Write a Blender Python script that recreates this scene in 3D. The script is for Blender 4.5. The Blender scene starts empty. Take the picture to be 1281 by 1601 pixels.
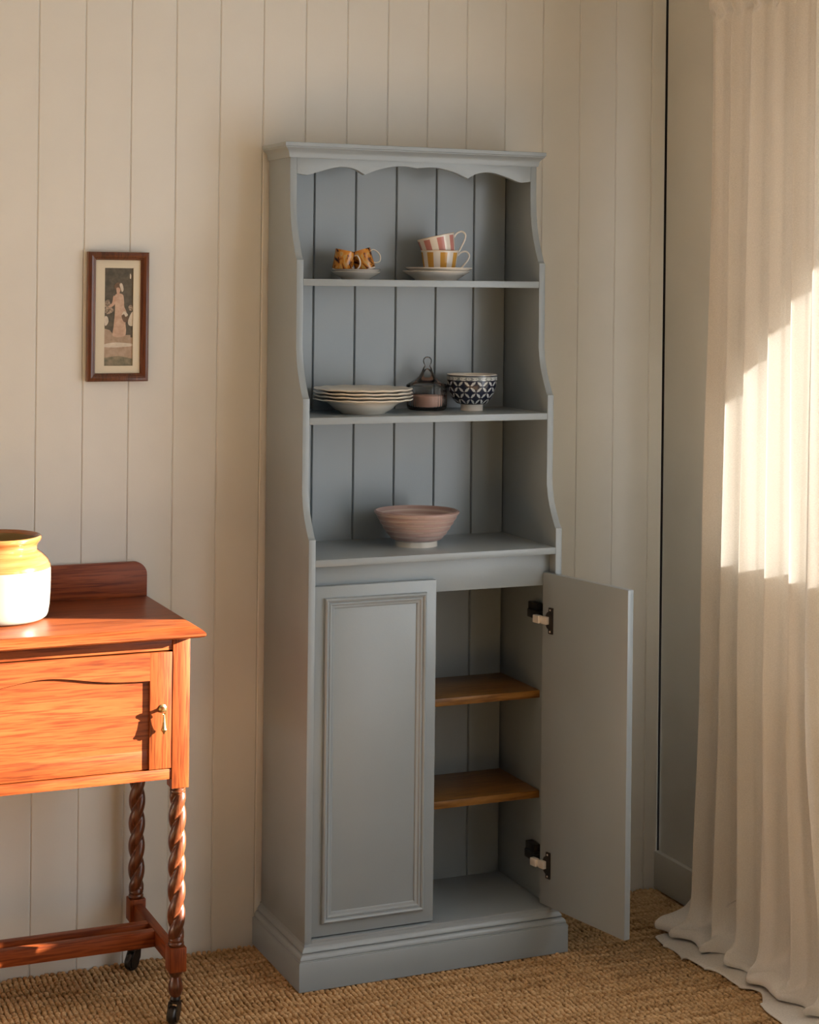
import bpy, bmesh, math, random
import numpy as np
from mathutils import Vector, Matrix
from math import sin, cos, pi, sqrt, atan2, radians, exp

SC = bpy.context.scene
COL = SC.collection
random.seed(7)
RNG = np.random.default_rng(7)

# ------------------------------------------------------------------ camera
YAW, PIT, ROL, FPX, PPX, PPY = .4105, -.0021, .0112, 2838.85, 640.5, 446.82
CPOS = Vector((-1.397, -4.1089, 1.581))
_f = Vector((sin(YAW)*cos(PIT), cos(YAW)*cos(PIT), sin(PIT)))
_r = Vector((cos(YAW), -sin(YAW), 0)); _u = _r.cross(_f)
_R = _r*cos(ROL) + _u*sin(ROL); _U = -_r*sin(ROL) + _u*cos(ROL)
cam_d = bpy.data.cameras.new('camera'); cam = bpy.data.objects.new('camera', cam_d); COL.objects.link(cam)
cam_d.sensor_fit = 'HORIZONTAL'; cam_d.sensor_width = 36.0
cam_d.lens = FPX/1281*36.0
cam_d.shift_x = (640.5-PPX)/1281
cam_d.shift_y = -(800.5-PPY)/1281
cam.matrix_world = Matrix(((_R.x, _U.x, -_f.x, CPOS.x), (_R.y, _U.y, -_f.y, CPOS.y), (_R.z, _U.z, -_f.z, CPOS.z), (0, 0, 0, 1)))
cam_d.clip_start = .05
SC.camera = cam

# ------------------------------------------------------------------ sky, sun, exposure
world = bpy.data.worlds.new('sky'); SC.world = world; world.use_nodes = True
bg = world.node_tree.nodes['Background']
bg.inputs['Color'].default_value = (.93, .965, 1.0, 1)
bg.inputs['Strength'].default_value = 3.9
SUN_EL = radians(15.5); SUN_DIR = Vector((-.924*cos(SUN_EL), .382*cos(SUN_EL), -sin(SUN_EL)))
sun_d = bpy.data.lights.new('sun', 'SUN'); sun_d.energy = 53; sun_d.color = (1, .955, .87); sun_d.angle = radians(.6)
sun = bpy.data.objects.new('sun', sun_d); COL.objects.link(sun)
sun.rotation_euler = SUN_DIR.to_track_quat('-Z', 'Y').to_euler()
sun.location = (4, -3, 3)
SC.view_settings.view_transform = 'Standard'; SC.view_settings.look = 'None'
SC.view_settings.exposure = 0.07; SC.view_settings.gamma = 1.0
SC.view_settings.use_curve_mapping = False

# ------------------------------------------------------------------ materials
def newmat(name):
    m = bpy.data.materials.new(name); m.use_nodes = True
    nt = m.node_tree; b = nt.nodes['Principled BSDF']
    return m, nt, b
def N(nt, t, **kw):
    n = nt.nodes.new(t)
    for k, v in kw.items(): setattr(n, k, v)
    return n
def ramp(nt, stops):
    r = N(nt, 'ShaderNodeValToRGB'); e = r.color_ramp.elements
    while len(e) > 1: e.remove(e[-1])
    e[0].position, e[0].color = stops[0][0], (*stops[0][1], 1)
    for p, c in stops[1:]:
        x = e.new(p); x.color = (*c, 1)
    return r
def coords(nt, scale=(1, 1, 1), rot=(0, 0, 0)):
    t = N(nt, 'ShaderNodeTexCoord'); mp = N(nt, 'ShaderNodeMapping')
    mp.inputs['Scale'].default_value = scale; mp.inputs['Rotation'].default_value = rot
    nt.links.new(t.outputs['Object'], mp.inputs['Vector']); return mp
def paint(name, col, rough=.45, var=.06, bump=.05, scale=60, spec=.5):
    m, nt, b = newmat(name)
    mp = coords(nt); n = N(nt, 'ShaderNodeTexNoise'); n.inputs['Scale'].default_value = 5; n.inputs['Detail'].default_value = 5
    nt.links.new(mp.outputs[0], n.inputs['Vector'])
    c = ramp(nt, [(.3, tuple(x*(1-var) for x in col)), (.7, tuple(min(1, x*(1+var)) for x in col))])
    nt.links.new(n.outputs['Fac'], c.inputs[0]); nt.links.new(c.outputs[0], b.inputs['Base Color'])
    b.inputs['Roughness'].default_value = rough; b.inputs['Specular IOR Level'].default_value = spec
    n2 = N(nt, 'ShaderNodeTexNoise'); n2.inputs['Scale'].default_value = scale; n2.inputs['Detail'].default_value = 4
    nt.links.new(mp.outputs[0], n2.inputs['Vector'])
    bp = N(nt, 'ShaderNodeBump'); bp.inputs['Strength'].default_value = bump; bp.inputs['Distance'].default_value = .002
    nt.links.new(n2.outputs['Fac'], bp.inputs['Height']); nt.links.new(bp.outputs[0], b.inputs['Normal'])
    return m
def glaze(name, col, rough=.12, var=.03, coat=.0):
    m = paint(name, col, rough, var, .02, 30); m.node_tree.nodes['Principled BSDF'].inputs['Coat Weight'].default_value = coat
    return m
def wood(name, axis, dark, mid, light, rough=.42, coat=.04, fine=1.0):
    m, nt, b = newmat(name)
    sc = [38*fine]*3; sc[axis] = 2.6
    mp = coords(nt, tuple(sc))
    n = N(nt, 'ShaderNodeTexNoise'); n.inputs['Scale'].default_value = 1; n.inputs['Detail'].default_value = 8; n.inputs['Roughness'].default_value = .62; n.inputs['Distortion'].default_value = 1.2
    nt.links.new(mp.outputs[0], n.inputs['Vector'])
    c = ramp(nt, [(.25, dark), (.48, mid), (.75, light)])
    nt.links.new(n.outputs['Fac'], c.inputs[0])
    sc2 = [260*fine]*3; sc2[axis] = 12
    mp2 = coords(nt, tuple(sc2)); n2 = N(nt, 'ShaderNodeTexNoise'); n2.inputs['Scale'].default_value = 1; n2.inputs['Detail'].default_value = 4
    nt.links.new(mp2.outputs[0], n2.inputs['Vector'])
    c2 = ramp(nt, [(.36, (.56, .47, .38)), (.52, (1, 1, 1))])
    nt.links.new(n2.outputs['Fac'], c2.inputs[0])
    mx = N(nt, 'ShaderNodeMixRGB', blend_type='MULTIPLY'); mx.inputs[0].default_value = 1.0
    nt.links.new(c.outputs[0], mx.inputs[1]); nt.links.new(c2.outputs[0], mx.inputs[2])
    nt.links.new(mx.outputs[0], b.inputs['Base Color'])
    b.inputs['Roughness'].default_value = rough; b.inputs['Specular IOR Level'].default_value = .3; b.inputs['Coat Weight'].default_value = coat; b.inputs['Coat Roughness'].default_value = .18
    bp = N(nt, 'ShaderNodeBump'); bp.inputs['Strength'].default_value = .12; bp.inputs['Distance'].default_value = .001
    nt.links.new(n2.outputs['Fac'], bp.inputs['Height']); nt.links.new(bp.outputs[0], b.inputs['Normal'])
    return m
def plain(name, col, rough=.5, metal=0.0):
    m = paint(name, col, rough, .05, .03, 80); m.node_tree.nodes['Principled BSDF'].inputs['Metallic'].default_value = metal
    return m

M = {}
M['wall'] = paint('cream wall paint', (.635, .635, .605), .55, .03, .04, 220)
M['wall_r'] = paint('beige right wall paint', (.585, .58, .535), .6, .03, .05, 180)
M['gap_shade'] = plain('painted gap shade', (.02, .015, .012), .9)  # near-black colour paints in the shade between and behind the boards
M['white'] = paint('white ceiling paint', (.80, .78, .73), .7, .02)
M['grey'] = paint('blue grey satin paint', (.252, .294, .322), .29, .03, .06, 260, .5)
M['jute'] = None
ORD, ORM, ORL = (.130, .021, .003), (.215, .044, .008), (.295, .070, .016)
M['oak_x'] = wood('orange oak along', 0, ORD, ORM, ORL)
M['oak_y'] = wood('orange oak across', 1, ORD, ORM, ORL)
M['oak_z'] = wood('orange oak upright', 2, ORD, ORM, ORL)
M['oak_top'] = wood('worn red oak top', 0, (.120, .020, .004), (.195, .044, .010), (.26, .066, .017), .36, .05)
M['turned'] = wood('dark turned oak', 2, (.040, .010, .004), (.105, .028, .010), (.19, .055, .018), .30, .4)
M['pine'] = wood('varnished pine', 0, (.12, .052, .010), (.21, .096, .020), (.29, .142, .036), .35, .2, .5)
M['frame'] = wood('mahogany frame', 2, (.045, .012, .005), (.10, .028, .009), (.17, .052, .017), .3, .4)
M['mat'] = paint('cream mount card', (.62, .57, .45), .8, .02, .02)
M['cream_glaze'] = glaze('cream glaze', (.70, .66, .58), .16)
M['white_glaze'] = glaze('white glaze', (.66, .63, .58), .14)
M['brass'] = plain('aged brass', (.50, .38, .18), .32, 1.0)
M['silver'] = plain('nickel', (.80, .76, .70), .3, .35)
M['black'] = plain('black hinge plastic', (.012, .010, .009), .4)
M['caster'] = plain('dark iron caster', (.018, .014, .012), .35, .3)
M['rod'] = plain('painted rail', (.6, .55, .48), .4)

# ------------------------------------------------------------------ mesh helpers
ORG = {}
def obj(name, verts, faces, mats, parent=None, local=False, smooth=False, fmat=None, auto=35, kind=None, recalc=True):
    me = bpy.data.meshes.new(name)
    org = Vector((0, 0, 0)) if (local or parent is None) else ORG.get(parent.name, Vector((0, 0, 0)))
    vs = [(v[0]-org.x, v[1]-org.y, v[2]-org.z) for v in verts]
    me.from_pydata(vs, [], faces)
    if not isinstance(mats, (list, tuple)): mats = [mats]
    for m in mats: me.materials.append(m)
    if fmat is not None: me.polygons.foreach_set('material_index', fmat)
    if recalc:
        bm = bmesh.new(); bm.from_mesh(me); bmesh.ops.recalc_face_normals(bm, faces=bm.faces[:]); bm.to_mesh(me); bm.free()
    if smooth:
        me.polygons.foreach_set('use_smooth', [True]*len(me.polygons))
        me.set_sharp_from_angle(angle=radians(auto))
    o = bpy.data.objects.new(name, me); COL.objects.link(o)
    if parent is not None:
        o.parent = parent
        if not local: ORG[o.name] = org
    if kind: o['kind'] = kind
    return o
def tag(o, label, cat, group=None):
    o['label'] = label; o['category'] = cat
    if group: o['group'] = group
    return o
def thing(name, loc, label, cat, group=None):
    o = bpy.data.objects.new(name, None); COL.objects.link(o); o.location = loc; o.empty_display_size = .05
    ORG[o.name] = Vector(loc); return tag(o, label, cat, group)
def shareobj(name, src, loc, parent=None):
    o = bpy.data.objects.new(name, src.data); COL.objects.link(o); o.location = loc
    if parent is not None: o.parent = parent
    return o
BF = [(0, 3, 2, 1), (4, 5, 6, 7), (0, 1, 5, 4), (1, 2, 6, 5), (2, 3, 7, 6), (3, 0, 4, 7)]
def boxv(x0, x1, y0, y1, z0, z1):
    return [(x0, y0, z0), (x1, y0, z0), (x1, y1, z0), (x0, y1, z0), (x0, y0, z1), (x1, y0, z1), (x1, y1, z1), (x0, y1, z1)], list(BF)
def box(name, x0, x1, y0, y1, z0, z1, mat, parent=None, bevel=.0015, local=False, kind=None):
    v, f = boxv(x0, x1, y0, y1, z0, z1)
    o = obj(name, v, f, mat, parent, local, kind=kind)
    if bevel: bev(o, bevel)
    return o
def bev(o, w, seg=2, ang=30):
    me = o.data; bm = bmesh.new(); bm.from_mesh(me)
    es = [e for e in bm.edges if len(e.link_faces) == 2 and e.calc_face_angle(0) > radians(ang)]
    bmesh.ops.bevel(bm, geom=es, offset=w, segments=seg, affect='EDGES', profile=.6, clamp_overlap=True)
    bm.to_mesh(me); bm.free()
    me.polygons.foreach_set('use_smooth', [True]*len(me.polygons)); me.set_sharp_from_angle(angle=radians(40))
class MB:
    def __init__(s): s.v = []; s.f = []; s.m = []
    def add(s, v, f, m=0):
        k = len(s.v); s.v += [tuple(q) for q in v]; s.f += [tuple(i+k for i in q) for q in f]; s.m += [m]*len(f); return s
    def box(s, *a, m=0): v, f = boxv(*a); return s.add(v, f, m)
    def build(s, name, mats, parent=None, **kw): return obj(name, s.v, s.f, mats, parent, fmat=s.m, **kw)
def prism(poly, mapf, d0, d1):
    """extrude 2D polygon between depth d0 and d1; mapf(a,b,d)->xyz"""
    n = len(poly)
    v = [mapf(a, b, d0) for a, b in poly] + [mapf(a, b, d1) for a, b in poly]
    f = [tuple(range(n)), tuple(range(2*n-1, n-1, -1))] + [(i, (i+1) % n, n+(i+1) % n, n+i) for i in range(n)]
    return v, f
def lathe(prof, segs=48, c=(0, 0, 0), rad=None):
    """profile [(r,z)] revolved; rad(theta, r, z)->r allows modulation. closed ends when r==0"""
    v = []; f = []; idx = []
    for r, z in prof:
        if r < 1e-6: idx.append([len(v)]); v.append((c[0], c[1], c[2]+z))
        else:
            row = []
            for k in range(segs):
                t = 2*pi*k/segs; rr = rad(t, r, z) if rad else r
                row.append(len(v)); v.append((c[0]+rr*cos(t), c[1]+rr*sin(t), c[2]+z))
            idx.append(row)
    for a, b in zip(idx, idx[1:]):
        if len(a) == 1 and len(b) == 1: continue
        for k in range(segs):
            k2 = (k+1) % segs
            if len(a) == 1: f.append((a[0], b[k2], b[k]))
            elif len(b) == 1: f.append((a[k], a[k2], b[0]))
            else: f.append((a[k], a[k2], b[k2], b[k]))
    return v, f
def smoothp(pts, n=6, closed=False):
    """catmull-rom through points"""
    out = []; P = [Vector(p) for p in pts]; m = len(P)
    rng = range(m if closed else m-1)
    for i in rng:
        p1, p2 = P[i], P[(i+1) % m]
        p0 = P[i-1] if (i > 0 or closed) else p1*2-p2
        p3 = P[(i+2) % m] if (i+2 < m or closed) else p2*2-p1
        for k in range(n):
            t = k/n
            out.append(tuple(.5*((2*p1)+(-p0+p2)*t+(2*p0-5*p1+4*p2-p3)*t*t+(-p0+3*p1-3*p2+p3)*t**3)))
    if not closed: out.append(tuple(P[-1]))
    return out
def tube(path, rad, seg=10, caps=True):
    P = [Vector(p) for p in path]; n = len(P); v = []; f = []
    up = Vector((0, 0, 1)); pn = None
    for i, p in enumerate(P):
        t = (P[min(i+1, n-1)]-P[max(i-1, 0)]).normalized()
        if pn is None:
            a = up if abs(t.z) < .9 else Vector((1, 0, 0)); nn = (a-t*a.dot(t)).normalized()
        else: nn = (pn-t*pn.dot(t)).normalized()
        pn = nn; b = t.cross(nn); r = rad(i/(n-1)) if callable(rad) else rad
        rx, ry = r if isinstance(r, tuple) else (r, r)
        for k in range(seg):
            a = 2*pi*k/seg; v.append(tuple(p+nn*(rx*cos(a))+b*(ry*sin(a))))
    for i in range(n-1):
        for k in range(seg):
            k2 = (k+1) % seg; f.append((i*seg+k, i*seg+k2, (i+1)*seg+k2, (i+1)*seg+k))
    if caps: f += [tuple(range(seg-1, -1, -1)), tuple(range((n-1)*seg, n*seg))]
    return v, f
def sweep(path, prof, closed, mapf):
    """sweep closed profile [(offset outward, h)] along 2D path with mitred corners; outward=(dy,-dx)"""
    n = len(path); m = len(prof); v = []; f = []
    dirs = []
    segs = n if closed else n-1
    for i in range(segs):
        a = Vector(path[i]); b = Vector(path[(i+1) % n]); d = (b-a).normalized(); dirs.append(Vector((d.y, -d.x)))
    for i in range(n):
        if closed: n0, n1 = dirs[i-1], dirs[i]
        else: n0, n1 = dirs[max(i-1, 0)], dirs[min(i, segs-1)]
        mt = (n0+n1); mt = mt/(1+n0.dot(n1))
        for o, h in prof:
            p = Vector(path[i])+mt*o; v.append(mapf(p.x, p.y, h))
    for i in range(segs):
        j = (i+1) % n
        for k in range(m):
            k2 = (k+1) % m; f.append((i*m+k, i*m+k2, j*m+k2, j*m+k))
    if not closed: f += [tuple(range(m)), tuple(range((n-1)*m+m-1, (n-1)*m-1, -1))]
    return v, f
def xf(v, mat): return [tuple(mat @ Vector(p)) for p in v]

# ================================================================== ROOM
XR = 1.1255           # inside face of the right wall
XL, YF, ZC = -4.6, -6.6, 2.75
PW, PX0 = .1072, .0059
# back wall : dark backing + one plank per board
wall_back = box('wall_back', XL, XR+.14, .022, .10, -.02, ZC, M['gap_shade'], bevel=0, kind='structure')
def plank_mesh(w):
    c = .0026; g = .0
    a, b = g, w-g
    prof = [(a, .022), (a, .0029), (a+c, 0), (b-c, 0), (b, .0029), (b, .022)]
    return prism(prof, lambda p, q, d: (p, q, d), -.012, ZC)
v, f = plank_mesh(PW); n0 = math.ceil((-3.2-PX0)/PW); first = None
k = n0
while PX0+(k+1)*PW <= XR-.004:
    if first is None:
        first = obj('plank', v, f, M['wall'], wall_back, local=True); first.location = (PX0+k*PW, 0, 0)
    else: shareobj('plank', first, (PX0+k*PW, 0, 0), wall_back)
    k += 1
xe = PX0+k*PW
v, f = plank_mesh(XR-.0062-xe+.0008); lastp = obj('plank', v, f, M['wall'], wall_back, local=True); lastp.location = (xe, 0, 0)

# right wall with two window openings by the corner and a third one further along
WIN = [(-2.05, -.515, .64, 2.02), (-3.7, -2.30, .10, 2.2)]
def wall_with_holes(name, holes, x0, x1, ya, yb, z0, z1, mat):
    ys = sorted({ya, yb, *[h[0] for h in holes], *[h[1] for h in holes]}); zs = sorted({z0, z1, *[h[2] for h in holes], *[h[3] for h in holes]})
    mb = MB()
    for a, b in zip(ys, ys[1:]):
        zc = [(z0, z1)]
        for h in holes:
            if h[0] <= (a+b)/2 <= h[1]: zc = [(z0, h[2]), (h[3], z1)]
        for c, d in zc: mb.box(x0, x1, a, b, c, d)
    o = mb.build(name, mat, kind='structure', recalc=False); 
    bm = bmesh.new(); bm.from_mesh(o.data); bmesh.ops.remove_doubles(bm, verts=bm.verts[:], dist=1e-5); bm.to_mesh(o.data); bm.free()
    return o
wall_right = wall_with_holes('wall_right', WIN, XR, XR+.14, YF, .0, -.02, ZC, M['wall_r'])
M['sash'] = paint('white window paint', (.72, .68, .60), .4, .02)
for i, (a, b, c, d) in enumerate(WIN):
    w = .028; mb = MB(); x0, x1 = XR+.05, XR+.09
    mb.box(x0, x1, a, a+w, c, d).box(x0, x1, b-w, b, c, d).box(x0, x1, a+w, b-w, c, c+w).box(x0, x1, a+w, b-w, d-w, d)
    o = mb.build('window_%d' % (i+1), M['sash'], kind='structure')
    if i == 1: box('mullion', x0, x1, (a+b)/2-.02, (a+b)/2+.02, c+w, d-w, M['sash'], o, local=True)
floor = box('floor', XL, XR+.14, YF, .1, -.10, -.0085, M['gap_shade'], bevel=0, kind='structure')
ceiling = box('ceiling', XL-.1, XR+.14, YF, .1, ZC, ZC+.08, M['white'], bevel=0, kind='structure')
M['wall_far'] = paint('taupe wall paint', (.40, .375, .35), .6, .03)
wall_left = box('wall_left', XL-.1, XL, YF, .1, -.02, ZC, M['wall_far'], bevel=0, kind='structure')
wall_front = box('wall_front', XL-.1, XR+.14, YF-.1, YF, -.02, ZC, M['wall'], bevel=0, kind='structure')
baseboard = box('baseboard_right', XR-.0150, XR, -2.1, .0005, -.004, .094, M['wall_r'], bevel=.003, kind='structure')
# outside: unseen ledge, added to keep the sun off the lower curtain
box('shade_ledge_1', XR+.1402, 1.45, -.985, -.40, .72, 1.000, M['sash'], kind='structure')
# outside: unseen sloping board, added to cast slanted shade on the curtain
EX = 1.72
def shade_edge_z(y): return 1.745+(-1.02-y)*.95
v, f = prism([(.2, shade_edge_z(.2)), (-1.75, shade_edge_z(-1.75)), (-1.75, 2.95), (.2, 2.95)], lambda a, b, d: (d, a, b), EX, EX+.03)
eave = obj('added_shade_board', v, f, M['sash']); eave['kind'] = 'structure'

# ------------------------------------------------------------------ jute carpet
def jute_mat(bumpy):
    m, nt, b = newmat('jute weave' + (' flat' if bumpy else ''))
    t = N(nt, 'ShaderNodeNewGeometry')
    mp = N(nt, 'ShaderNodeMapping'); mp.inputs['Scale'].default_value = (5, 60, 20); nt.links.new(t.outputs['Position'], mp.inputs['Vector'])
    n = N(nt, 'ShaderNodeTexNoise'); n.inputs['Scale'].default_value = 1; n.inputs['Detail'].default_value = 4; nt.links.new(mp.outputs[0], n.inputs['Vector'])
    n2 = N(nt, 'ShaderNodeTexNoise'); n2.inputs['Scale'].default_value = 130; n2.inputs['Detail'].default_value = 3; nt.links.new(t.outputs['Position'], n2.inputs['Vector'])
    ad = N(nt, 'ShaderNodeMath', operation='MULTIPLY_ADD'); ad.inputs[1].default_value = .62
    ml = N(nt, 'ShaderNodeMath', operation='MULTIPLY'); ml.inputs[1].default_value = .38
    nt.links.new(n2.outputs['Fac'], ml.inputs[0]); nt.links.new(n.outputs['Fac'], ad.inputs[0]); nt.links.new(ml.outputs[0], ad.inputs[2])
    c = ramp(nt, [(.30, (.16, .078, .026)), (.42, (.37, .225, .102)), (.56, (.52, .345, .180)), (.74, (.64, .46, .27))])
    nt.links.new(ad.outputs[0], c.inputs[0]); nt.links.new(c.outputs[0], b.inputs['Base Color'])
    b.inputs['Roughness'].default_value = .85; b.inputs['Specular IOR Level'].default_value = .2
    n3 = N(nt, 'ShaderNodeTexNoise'); n3.inputs['Scale'].default_value = 700; nt.links.new(t.outputs['Position'], n3.inputs['Vector'])
    bp = N(nt, 'ShaderNodeBump'); bp.inputs['Strength'].default_value = .5; bp.inputs['Distance'].default_value = .001
    h = n3.outputs['Fac']
    if bumpy:
        vo = N(nt, 'ShaderNodeTexVoronoi'); vo.inputs['Scale'].default_value = 105; nt.links.new(t.outputs['Position'], vo.inputs['Vector'])
        bp.inputs['Distance'].default_value = .006; bp.invert = True; bp.inputs['Strength'].default_value = 1; h = vo.outputs['Distance']
    nt.links.new(h, bp.inputs['Height']); nt.links.new(bp.outputs[0], b.inputs['Normal'])
    return m
M['jute'] = jute_mat(False); M['jute_flat'] = jute_mat(True)
floor.data.materials.clear(); floor.data.materials.append(M['jute_flat'])
def carpet():
    sx, sy = .0124, .0102
    xs = np.arange(-1.05, XR-.004, sx); ys = np.arange(-1.18, -.002, sy)
    X, Y = np.meshgrid(xs, ys, indexing='ij')
    Y = Y + (np.arange(len(xs)) % 2)[:, None]*sy*.5
    X = X + RNG.normal(0, .0008, X.shape) + .0016*np.sin(Y*38+X*9); Y = Y + RNG.normal(0, .0011, Y.shape)
    x = X.ravel(); y = Y.ravel()
    inside = (x > .012) & (x < .665) & (y > -.315)
    keep = (~inside) & (y < -.003) & (x < XR-.006) & ~((x > XR-.02) & (y > -4))
    x = x[keep]; y = y[keep]; n = len(x)
    rx = .0057*RNG.uniform(.85, 1.2, n); ry = .0068*RNG.uniform(.8, 1.25, n); top = RNG.normal(.0002, .0010, n); top = np.clip(top, -.002, .0024)
    ang = RNG.normal(.25, .3, n)
    S = 7; a = np.arange(S)*2*pi/S; ca, sa = np.cos(ang), np.sin(ang)
    rings = []
    for s, zf in ((.92, -.0100), (1.0, -.0038), (.62, -.0007)):
        lx = s*rx[:, None]*np.cos(a); ly = s*ry[:, None]*np.sin(a)
        px = x[:, None]+lx*ca[:, None]-ly*sa[:, None]; py = y[:, None]+lx*sa[:, None]+ly*ca[:, None]
        pz = np.broadcast_to((top+zf)[:, None], px.shape)
        rings.append(np.stack([px, py, pz], -1))
    tip = np.stack([x, y+RNG.normal(0, .001, n), top], -1)[:, None, :]
    V = np.concatenate(rings+[tip], 1); nv = 3*S+1; V = V.reshape(-1, 3)
    q = []; 
    for r in range(2):
        for i in range(S):
            j = (i+1) % S; q.append((r*S+i, r*S+j, (r+1)*S+j, (r+1)*S+i))
    t = [(2*S+i, 2*S+(i+1) % S, 3*S) for i in range(S)]
    base = (np.arange(n)*nv)[:, None, None]
    Q = (np.array(q)[None]+base).reshape(-1, 4); T = (np.array(t)[None]+base).reshape(-1, 3)
    me = bpy.data.meshes.new('carpet_loops')
    me.vertices.add(len(V)); me.vertices.foreach_set('co', V.astype(np.float32).ravel())
    nl = Q.size+T.size; me.loops.add(nl); me.loops.foreach_set('vertex_index', np.concatenate([Q.ravel(), T.ravel()]).astype(np.int32))
    npoly = len(Q)+len(T); me.polygons.add(npoly)
    ls = np.concatenate([np.arange(len(Q))*4, Q.size+np.arange(len(T))*3]).astype(np.int32)
    me.polygons.foreach_set('loop_start', ls)
    me.polygons.foreach_set('use_smooth', np.ones(npoly, bool))
    me.update(calc_edges=True); me.validate()
    me.materials.append(M['jute'])
    o = bpy.data.objects.new('carpet_loops', me); COL.objects.link(o); o.parent = floor; o['kind'] = 'stuff'
carpet()

# ================================================================== DRESSER
WP, DP = .6773, .3257
C0, C1, TK = .01905, .65825, .0164
D = dict(top=.1585, a=.2095, b=.2604, c=.3094)
ZS = (1.5855, 1.271, .9563); ST = .0157
YB = -.027     # face of the back boards
dr = thing('dresser', (WP/2, -DP/2, 0), 'tall blue-grey painted dresser with three open shelves above two cupboard doors', 'dresser')
G = M['grey']
# side panels
def side_profile():
    p = [(-.010, 0.0), (-D['c'], 0.0)]
    for (dlow, dhigh, zl, zh) in ((D['c'], .2632, 1.0018, 1.088), (D['b'], .2135, 1.3142, 1.412), (D['a'], .1645, 1.6295, 1.735)):
        p.append((-dlow, zl))
        d0 = dlow-.0045
        n = 12
        for i in range(n+1):
            s = i/n
            p.append((-(dhigh+(d0-dhigh)*(1-s)**1.55), zl+.0015+(zh-zl)*s))
        p.append((-(dhigh-.003), zh+.012))
    p += [(-D['top'], 1.80), (-D['top'], 1.885), (-.010, 1.885)]
    return p
sp = side_profile()
for x0, x1 in ((C0, C0+TK), (C1-TK, C1)):
    v, f = prism(sp, lambda a, b, d: (d, a, b), x0, x1); o = obj('side_panel', v, f, G, dr); bev(o, .0012, 2, 50)
XI0, XI1 = C0+TK, C1-TK
# back boards
bx = [XI0, .129, .236, .343, .4502, .5532, XI1]
for a, b in zip(bx, bx[1:]):
    c = .003
    prof = [(a+.0006, -.013), (a+.0006, YB+.004), (a+c, YB), (b-c, YB), (b-.0006, YB+.004), (b-.0006, -.013)]
    v, f = prism(prof, lambda p, q, d: (p, q, d), .085, 1.886); obj('back_plank', v, f, G, dr)
box('back_sheet', XI0, XI1, -.0128, -.0095, .085, 1.886, M['gap_shade'], dr, bevel=0)
# shelves
for z, d in zip(ZS, (D['a'], D['b'], D['c'])):
    box('shelf', XI0, XI1, -d+.0002, YB, z-ST, z, G, dr, bevel=.0013)
# scalloped frieze
half = [[(XI0, 1.829), (.0500, 1.8270), (.0659, 1.8270), (.1029, 1.8385), (.1432, 1.8478), (.1778, 1.8442), (.2050, 1.8312)],
        [(.2050, 1.8312), (.2410, 1.8450), (.2780, 1.8530), (.3050, 1.8545), (.3280, 1.8525), (.33865, 1.8508)]]
low = []
for seg in half: low += smoothp([(a, b, 0) for a, b in seg], 6)[:-1]
low = [(p[0], p[1]) for p in low] + [(.33865, 1.8508)]
low += [(2*.33865-a, b) for a, b in reversed(low[:-1])]
low = [(min(max(a, XI0), XI1), b) for a, b in low]
poly = low + [(XI1, 1.884), (XI0, 1.884)]
v, f = prism(poly, lambda a, b, d: (a, d, b), -D['top']+.0001, -D['top']+.016); bev(obj('frieze', v, f, G, dr), .0010, 2, 50)
# cornice
cp = [(-.004, 1.866), (.0025, 1.866), (.0040, 1.8705), (.0048, 1.8760), (.0075, 1.8815), (.0120, 1.8858), (.0150, 1.8880), (.0150, 1.8902), (.0172, 1.8915), (.0175, 1.8995), (.0165, 1.9005), (-.004, 1.9005)]
v, f = sweep([(C0, -.009), (C0, -D['top']), (C1, -D['top']), (C1, -.009)], cp, False, lambda a, b, h: (a, b, h)); obj('cornice', v, f, G, dr, smooth=True, auto=28)
box('top_board', C0+.003, C1-.003, -D['top']+.003, -.0095, 1.8855, 1.8998, G, dr, bevel=0)
# plinth with stepped moulding
v, f = sweep([(C0+.001, -.0015), (C0+.001, -D['c']+.001), (C1-.001, -D['c']+.001), (C1-.001, -.0015)],
             [(-.012, .0005), (.0195, .0005), (.0195, .0625), (.0188, .0640), (-.012, .0640)], False, lambda a, b, h: (a, b, h))
plinth = obj('plinth', v, f, G, dr, smooth=True, auto=30)
v, f = sweep([(C0, -.004), (C0, -D['c']), (C1, -D['c']), (C1, -.004)],
             [(-.008, .0638), (.0168, .0638), (.0166, .0662), (.0140, .0674), (.0150, .0690), (.0147, .0725), (.0115, .0775), (.0076, .0800), (.0052, .0808), (.0074, .0826), (.0070, .0850), (.0042, .0900), (.0012, .0925), (.0003, .0985), (-.008, .0985)], False, lambda a, b, h: (a, b, h))
obj('plinth_moulding', v, f, G, plinth, smooth=True, auto=28)
box('cupboard_base', XI0, XI1, -D['c']+.0003, YB, .078, .1052, G, dr)
box('top_rail', XI0, XI1, -.2810, -.262, .8635, ZS[2]-ST, G, dr)
# cupboard shelves
for z, yf in ((.6035, -.2375), (.3635, -.2402)):
    box('cupboard_shelf', XI0, XI1, yf, YB, z-.0182, z, M['pine'], dr, bevel=.0016)['label'] = 'varnished pine cupboard shelf'
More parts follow.
